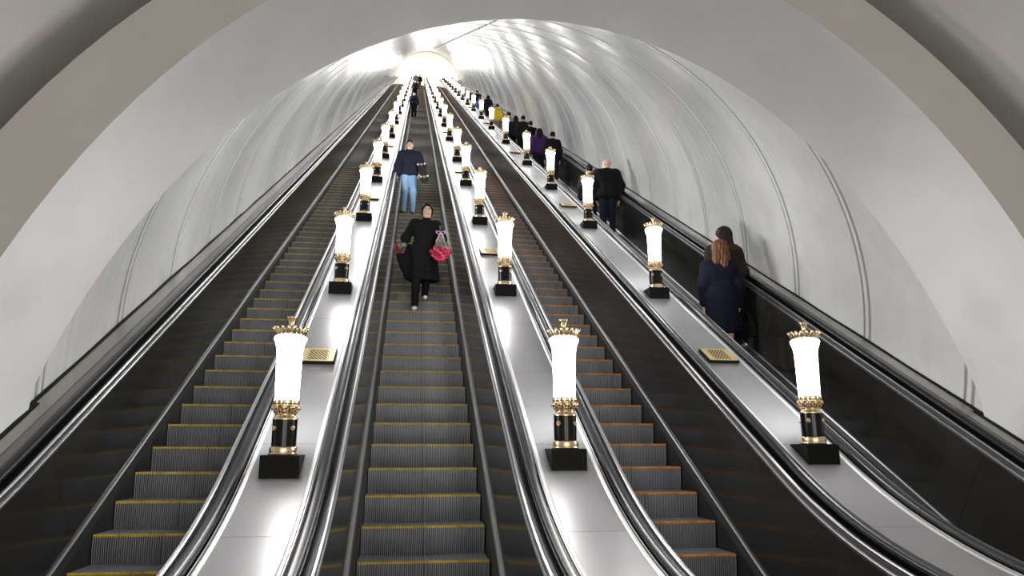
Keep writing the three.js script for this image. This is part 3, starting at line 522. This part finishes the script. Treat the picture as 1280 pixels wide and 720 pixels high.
const coat = (J, i, hem, rx, rz, fold = 0.05) => blend([clipY(blend([...torso(J, i), ...arms(J, i * 0.8 + 0.004), ...collar(J, i * 0.4)], 0.055), 0.8, 1.54), cone(hem, 1.12, rx, rz, 0.165 + i, 0.11 + i, J.waist[0], J.waist[2], fold)], 0.03);
const BLACK = cloth(0.006, 0.006, 0.007), NAVY = cloth(0.011, 0.014, 0.026), NAVYCOAT = cloth(0.0025, 0.0032, 0.011), DARK = cloth(0.014, 0.013, 0.013), JEANS = cloth(0.1, 0.2, 0.42), WHITE = cloth(0.7, 0.7, 0.68), YELLOW = cloth(0.62, 0.42, 0.04), PURPLE = cloth(0.06, 0.018, 0.1), GREY = cloth(0.16, 0.16, 0.17), BLUE = cloth(0.03, 0.06, 0.16);
const jeansMap = tex(128, (u, v) => { const n = 0.7 + 0.3 * fbm(u, v); return [n, n, n]; }, true, 2, 2);
const HAIRD = std(rgb(0.014, 0.009, 0.007), 0.6, 0, { specularIntensity: 0.35 }), HAIRB = std(rgb(0.035, 0.02, 0.012), 0.6, 0, { specularIntensity: 0.4 }), HAIRA = std(rgb(0.1, 0.038, 0.016), 0.5, 0, { specularIntensity: 0.5 }), SHOEW = std(rgb(0.75, 0.74, 0.7), 0.6), SHOEK = std(rgb(0.3, 0.27, 0.2), 0.7), SHOEB = std(rgb(0.01, 0.01, 0.01), 0.45);

const tread = (e, k) => { const p = path(1.910 + PITCH * (k + stepPhase[e])); return { y: p.y, z: p.z }; };
const stepUnder = (e, z) => Math.floor(((z - 0.08 - ZT) / COS - 1.910) / PITCH - stepPhase[e]);

// woman with roses coming down towards the camera
{
  const t = tread(1, 9);
  const pose = { pelvis: [0.01, 0.97, 0], waist: [0.02, 1.11, 0.01], chest: [0.04, 1.3, 0.01], neck: [0.055, 1.47, 0.01], head: [0.06, 1.625, 0.03], headTilt: 0.12, headTurn: 0.05,
    shL: [0.225, 1.41, 0], elL: [0.31, 1.2, -0.03], wrL: [0.27, 1.12, 0.13], shR: [-0.135, 1.425, 0], elR: [-0.27, 1.2, -0.06], wrR: [-0.21, 1.05, -0.12], gripL: true, gripR: true,
    hipL: [0.09, 0.95, 0], knL: [0.085, 0.66, 0.1], anL: [0.06, 0.315, -0.26], hipR: [-0.07, 0.95, 0], knR: [-0.085, 0.52, 0.06], anR: [-0.09, 0.085, 0.0] };
  person({ x: 0.15, z: t.z + 0.16, y: t.y, turn: 0, h: 1.73, cell: 0.012, fine: 0.0055, pose, label: 'woman in a long black coat carrying roses, stepping down towards the camera', hair: ['tied', HAIRD, 'dark hair tied back'],
    wear: (J) => [
      ['trousers', trousers(J, 0.012), BLACK], ['shoe', shoes(J), SHOEW, 'white sneakers'],
      ['turtleneck', clipY(blend([...torso(J, 0.006), cap(J.neck, [J.neck[0], J.neck[1] + 0.055, J.neck[2] + 0.01], 0.07, 0.064)], 0.05), 0.95, 1.56), BLACK],
      ['coat', (() => {
        const up = clipY(blend([...torso(J, 0.022), ...arms(J, 0.024)], 0.055), 0.85, 1.5), sk = cone(0.5, 1.15, 0.235, 0.16, 0.17, 0.13, 0.04, -0.02, 0.06), legGap = cap([-0.11, 0.3, 0.2], [-0.03, 0.86, 0.22], 0.12, 0.05);
        const flap = blend([cap([-0.12, 1.02, -0.04], [-0.36, 0.93, -0.13], 0.05, 0.03), cap([-0.36, 0.93, -0.13], [-0.22, 0.56, -0.1], 0.035, 0.03), cap([-0.13, 0.9, -0.06], [-0.27, 0.74, -0.11], 0.08, 0.06), cap([-0.12, 0.75, -0.06], [-0.22, 0.6, -0.1], 0.08, 0.045), cap([-0.2, 0.95, -0.08], [-0.31, 0.84, -0.12], 0.06, 0.05)], 0.06);
        return (x, y, z) => { const d = Math.max(blend([up, sk], 0.04)(x, y, z), -legGap(x, y, z)); return smin(d, flap(x, y, z), 0.04); };
      })(), BLACK, 'long black coat with a swinging flap']] });
  // bouquets
  const roseGeo = (() => { const a = []; for (let k = 0; k < 9; k++) { const g = new THREE.SphereGeometry(0.026 - 0.0012 * k, 7, 6, 0, Math.PI * 1.3, 0.15, 1.6); g.rotateY(k * 2.4); g.translate(0.005 * Math.cos(k * 2.4), 0.0022 * k - 0.006, 0.005 * Math.sin(k * 2.4)); a.push(g); } return mergeGeometries(a); })();
  const ROSES = [[0.62, 0.03, 0.1], [0.7, 0.06, 0.15], [0.55, 0.02, 0.07], [0.75, 0.12, 0.22]].map((c) => std(rgb(...c), 0.6));
  const DARKROSE = [[0.28, 0.03, 0.05], [0.34, 0.08, 0.1], [0.2, 0.02, 0.04]].map((c) => std(rgb(...c), 0.6));
  const LEAF = std(rgb(0.05, 0.1, 0.045), 0.5), PAPER = std(rgb(0.22, 0.27, 0.22), 0.35, 0, { transmission: 0.25, thickness: 0 }), PINK = std(rgb(0.72, 0.35, 0.6), 0.5);
  function bouquet(label, pos, rot, R, n, mats, ribbon, hLen) {    // opens downwards: -y
    const o = thing('bouquet', label, 'bouquet', 'rose bouquets'); o.position.copy(pos); o.rotation.copy(rot);
    const g = new THREE.CylinderGeometry(0.035, R * 0.78, hLen * 0.86, 20, 6, true); { const p = g.attributes.position; for (let i = 0; i < p.count; i++) { const x = p.getX(i), z = p.getZ(i), an = Math.atan2(z, x), k = 1 + 0.09 * Math.sin(an * 6) * (0.5 - p.getY(i) / hLen); p.setX(i, x * k); p.setZ(i, z * k); } g.computeVertexNormals(); } g.translate(0, -hLen * 0.43, 0); part('wrapper', g, PAPER, o, 'crinkled translucent wrapping');
    const stems = []; for (let i = 0; i < 9; i++) { const c = new THREE.CylinderGeometry(0.004, 0.004, hLen + 0.16, 6); c.translate(0, -hLen / 2 + 0.06, 0); c.rotateZ(0.16 * Math.cos(i * 0.7)); c.rotateX(0.16 * Math.sin(i * 0.7)); stems.push(c); } part('stems', mergeGeometries(stems), LEAF, o);
    for (let i = 0; i < 12; i++) { const l = new THREE.SphereGeometry(1, 8, 6); l.scale(0.028, 0.045, 0.004); const a = i * 2.4, rr = R * 0.62; l.rotateY(a); l.translate(rr * Math.cos(a), -hLen * (0.55 + 0.35 * ((i * 0.37) % 1)), rr * Math.sin(a)); part('leaf', l, LEAF, o); }
    for (let i = 0; i < n; i++) { const r = R * Math.sqrt((i + 0.5) / n), a = i * 2.39996, q = part('rose_bloom', roseGeo, mats[i % mats.length], o); q.position.set(r * Math.cos(a), -hLen - R * 0.5 + R * 1.05 * (r / R) ** 2, r * Math.sin(a)); q.rotation.set(Math.PI + 1.1 * (r / R) * Math.sin(a), a, -1.1 * (r / R) * Math.cos(a)); q.scale.setScalar(1.25); }
    if (ribbon) { const b = []; for (const s of [-1, 1]) { const t = new THREE.TorusGeometry(0.03, 0.008, 6, 14); t.scale(1.2, 0.7, 1); t.rotateZ(s * 0.5); t.translate(s * 0.036, -0.0, 0.05); b.push(t); const tl = new THREE.BoxGeometry(0.012, 0.1, 0.003); tl.rotateZ(s * 0.4); tl.translate(s * 0.028, -0.06, 0.06); b.push(tl); } part('ribbon_bow', mergeGeometries(b.map((q) => q.toNonIndexed())), PINK, o, 'pink ribbon bow'); }
  }
  const ox = 0.15, oz = t.z + 0.16;
  bouquet('bouquet of bright pink roses hanging head down under the woman\'s arm', V(ox + 0.27, t.y + 1.2, -oz + 0.2), new THREE.Euler(-0.12, 0, 0.02), 0.15, 42, ROSES, true, 0.35);
  bouquet('small bouquet of dark red roses held out at the woman\'s side behind her coat flap', V(ox - 0.25, t.y + 1.06, -oz + 0.02), new THREE.Euler(0.35, 0, -1.15), 0.085, 14, DARKROSE, false, 0.14);
}
// man with a skateboard
{
  const t = tread(1, 25), x = -0.13, z = t.z + 0.16, sc = 1.95 / 1.75;
  const pose = { head: [-0.01, 1.63, 0.03], headTilt: 0.05, shL: [0.19, 1.41, 0], shR: [-0.19, 1.42, 0], elR: [-0.27, 1.14, -0.02], wrR: [-0.275, 0.9, 0.05], elL: [0.29, 1.16, -0.03], wrL: [0.24, 0.93, 0.1], gripL: true, knR: [-0.1, 0.54, 0.08], anR: [-0.11, 0.14, -0.06], knL: [0.09, 0.51, 0.03], anL: [0.09, 0.085, 0.0] };
  const J8 = std(rgb(0.2, 0.33, 0.52), 0.85, 0);
  person({ x, z, y: t.y, turn: 0, h: 1.95, cell: 0.015, fine: 0.007, pose, label: 'man in a navy hoodie and blue jeans holding a skateboard, facing the camera', hair: ['short', HAIRB, 'short brown hair'],
    wear: (J) => [['jeans', trousers(J, 0.018), J8, 'faded blue jeans'], ['shoe', shoes(J), SHOEK, 'beige sneakers'], ['shirt', clipY(blend(torso(J, 0.018), 0.05), 0.83, 1.0), WHITE, 'white shirt hem'],
      ['hoodie', blend([jacket(J, 0.032, 0.885), cap([-0.06, 1.49, -0.05], [0.06, 1.49, -0.05], 0.06, 0.06), cap([-0.07, 1.475, 0.03], [0.07, 1.475, 0.03], 0.035, 0.035)], 0.03), NAVY, 'navy hooded sweatshirt']] });
  const b = thing('skateboard', 'dark skateboard with pale trucks held under the man\'s arm', 'skateboard'); b.position.set(x + 0.285 * sc, t.y + 0.98 * sc, -z + 0.14 * sc); b.rotation.set(-0.35, 0, 0.2);
  const sh = new THREE.Shape(); sh.absarc(0, 0.27, 0.1, 0, Math.PI, false); sh.absarc(0, -0.27, 0.1, Math.PI, 2 * Math.PI, false);
  const dg = new THREE.ExtrudeGeometry(sh, { depth: 0.012, bevelEnabled: false, curveSegments: 10 }); part('deck', dg, SHOEB, b);
  const wheel = new THREE.CylinderGeometry(0.027, 0.027, 0.032, 16); wheel.rotateZ(Math.PI / 2); const W = std(rgb(0.62, 0.6, 0.55), 0.5);
  for (const y of [0.2, -0.2]) { const tr = new THREE.BoxGeometry(0.14, 0.03, 0.03); tr.translate(0, y, 0.045); const tp = new THREE.BoxGeometry(0.05, 0.08, 0.03); tp.translate(0, y, 0.024); part('truck', mergeGeometries([tr, tp]), M.steel, b); for (const s of [-1, 1]) { const w = part('wheel', wheel, W, b); w.position.set(s * 0.085, y, 0.05); } }
}
// others: seen small, or from behind on the right-hand escalator (turn PI: back to the camera)
const wearStd = (top, leg, shoe, hem = 0.84, i = 0.026) => (J) => [['trousers', trousers(J, 0.016), leg], ['shoe', shoes(J), shoe], ['jacket', jacket(J, i, hem), top]];
const wearCoat = (top, leg, shoe, hem, rx = 0.24, rz = 0.17) => (J) => [['trousers', trousers(J, 0.004), leg], ['shoe', shoes(J), shoe], ['coat', coat(J, 0.03, hem, rx, rz), top]];
function rider(e, x, z, h, o) { const k = stepUnder(e, z), t = tread(e, k); return person({ x, z: Math.max(z, t.z + 0.13), y: t.y, turn: e === 3 ? Math.PI : 0, h, ...o }); }
{ // woman in navy coat, auburn hair, bare legs, bag
  const k = stepUnder(3, 9.42), t = tread(3, k);
  person({ x: 4.27, z: 9.42, y: t.y, turn: Math.PI - 0.1, h: 1.84, cell: 0.013, fine: 0.007, label: 'woman in a dark navy knee-length coat with auburn shoulder-length hair, seen from behind', hair: ['long', HAIRA, 'auburn hair'],
    pose: { headTurn: 0.35, shL: [0.175, 1.4, 0], shR: [-0.175, 1.4, 0], elL: [0.225, 1.15, 0.0], wrL: [0.205, 0.93, 0.1], elR: [-0.235, 1.15, -0.02], wrR: [-0.235, 0.9, 0.04] },
    wear: (J) => [['shoe', shoes(J), SHOEB], ['coat', coat(J, 0.036, 0.5, 0.235, 0.19, 0.02), NAVYCOAT, 'navy knee-length coat']] });
  const b = thing('handbag', 'black handbag hanging from the hand of the woman in the navy coat', 'bag'); b.position.set(4.62, t.y + 0.6, -9.46); b.rotation.y = 0.3;
  const bg = new THREE.BoxGeometry(0.14, 0.2, 0.26, 2, 2, 2); { const p = bg.attributes.position; for (let i = 0; i < p.count; i++) { const f = 1 - 0.35 * (p.getY(i) + 0.1) / 0.2; p.setX(i, p.getX(i) * f); } bg.computeVertexNormals(); } part('bag_body', bg, SHOEB, b);
  const hd = new THREE.TorusGeometry(0.09, 0.008, 8, 20, Math.PI); hd.rotateY(Math.PI / 2); hd.scale(1, 1.6, 1); hd.translate(0, 0.1, 0); part('handle', hd, SHOEB, b);
}
rider(3, 4.56, 9.88, 1.97, { cell: 0.015, fine: 0.008, label: 'woman with long dark brown hair and dark coat, standing above the woman in navy', hair: ['longer', HAIRD, 'long dark brown hair'], pose: { headTurn: 0.55 }, wear: (J) => [...wearCoat(cloth(0.022, 0.018, 0.014), DARK, SHOEB, 0.6)(J), ['hood', blend([cap([-0.11, 1.44, -0.09], [0.11, 1.44, -0.09], 0.07, 0.07)], 0.02), cloth(0.035, 0.024, 0.014)]] });
rider(3, 4.47, 15.68, 1.93, { cell: 0.016, fine: 0.008, turn: Math.PI - 0.15, label: 'bald man in a black jacket and dark jeans, seen from behind', pose: { headTurn: 0.7, shL: [0.205, 1.43, 0], shR: [-0.205, 1.43, 0], elL: [0.3, 1.16, 0], elR: [-0.3, 1.16, 0], wrR: [-0.27, 0.9, 0.06] }, wear: (J) => [['jeans', trousers(J, 0.018), NAVY], ['shoe', shoes(J), SHOEB], ['jacket', jacket(J, 0.05, 0.8), BLACK, 'black jacket']] });
rider(3, 4.2, 16.3, 1.78, { cell: 0.022, fine: 0.01, label: 'dark-haired person half hidden in front of the bald man', hair: ['short', HAIRD], wear: wearStd(DARK, NAVY, SHOEB) });
const far = [
  [4.42, 21.78, 1.86, 'short', HAIRD, BLACK, NAVY, 'man in a black jacket, last of the crowd on the right escalator'],
  [4.2, 23.0, 1.84, 'long', HAIRD, PURPLE, NAVY, 'person in a purple jacket beside the man in black'],
  [4.52, 26.7, 1.9, 'short', HAIRD, BLACK, BLACK, 'dark-clad person above the purple jacket, nearest the right wall'],
  [4.3, 27.2, 1.92, 'short', HAIRD, DARK, NAVY, 'dark-clad person in the middle of the three above the purple jacket'],
  [4.05, 27.58, 1.86, 'longer', HAIRD, DARK, BLACK, 'long-haired dark-clad person, leftmost of the three above the purple jacket'],
  [4.1, 30.03, 1.9, 'short', HAIRD, GREY, NAVY, 'person in grey just below the yellow jacket'],
  [4.22, 35.48, 1.93, 'short', HAIRB, YELLOW, GREY, 'person in a bright yellow jacket on the right escalator'],
  [4.46, 42.37, 1.8, 'long', HAIRD, NAVY, NAVY, 'person in navy near the wall, above the yellow jacket'],
  [4.0, 43.1, 1.8, 'short', HAIRB, BLUE, NAVY, 'person in blue beside the navy one, above the yellow jacket'],
  [4.33, 48.7, 1.9, 'short', HAIRD, BLACK, BLACK, 'person in black, highest of the crowd on the right escalator'],
  [4.1, 80.88, 1.84, 'short', HAIRD, BLACK, BLACK, 'tiny dark figure near the top of the right escalator'],
];
for (const [x, z, h, hs, hm, top, leg, label] of far) rider(3, x, z, h, { cell: z < 32 ? 0.024 : 0.032, fine: z < 32 ? 0.012 : 0.016, label, group: 'crowd on the right escalator', hair: [hs, hm], wear: wearStd(top, leg, SHOEB, 0.8, 0.035) });
rider(1, -0.18, 42.4, 1.8, { cell: 0.028, fine: 0.014, label: 'person in navy standing far up the escalator behind the skateboard man', hair: ['short', HAIRD], wear: wearStd(NAVY, NAVY, SHOEB) });
rider(1, -0.2, 61.0, 1.82, { cell: 0.03, fine: 0.016, label: 'dark-clad person farther up behind the one in navy', hair: ['short', HAIRB], wear: wearStd(DARK, BLACK, SHOEB) });
rider(1, -0.22, 82, 1.8, { cell: 0.03, fine: 0.016, label: 'light-haired person near the top of the second escalator', hair: ['short', HAIRB], wear: wearStd(GREY, DARK, SHOEB) });
rider(1, 0.25, 83, 1.85, { cell: 0.03, fine: 0.016, label: 'person in black at the top of the second escalator', hair: ['short', HAIRD], wear: wearStd(BLACK, GREY, SHOEB) });
shadows(scene);
renderer.render(scene, camera);
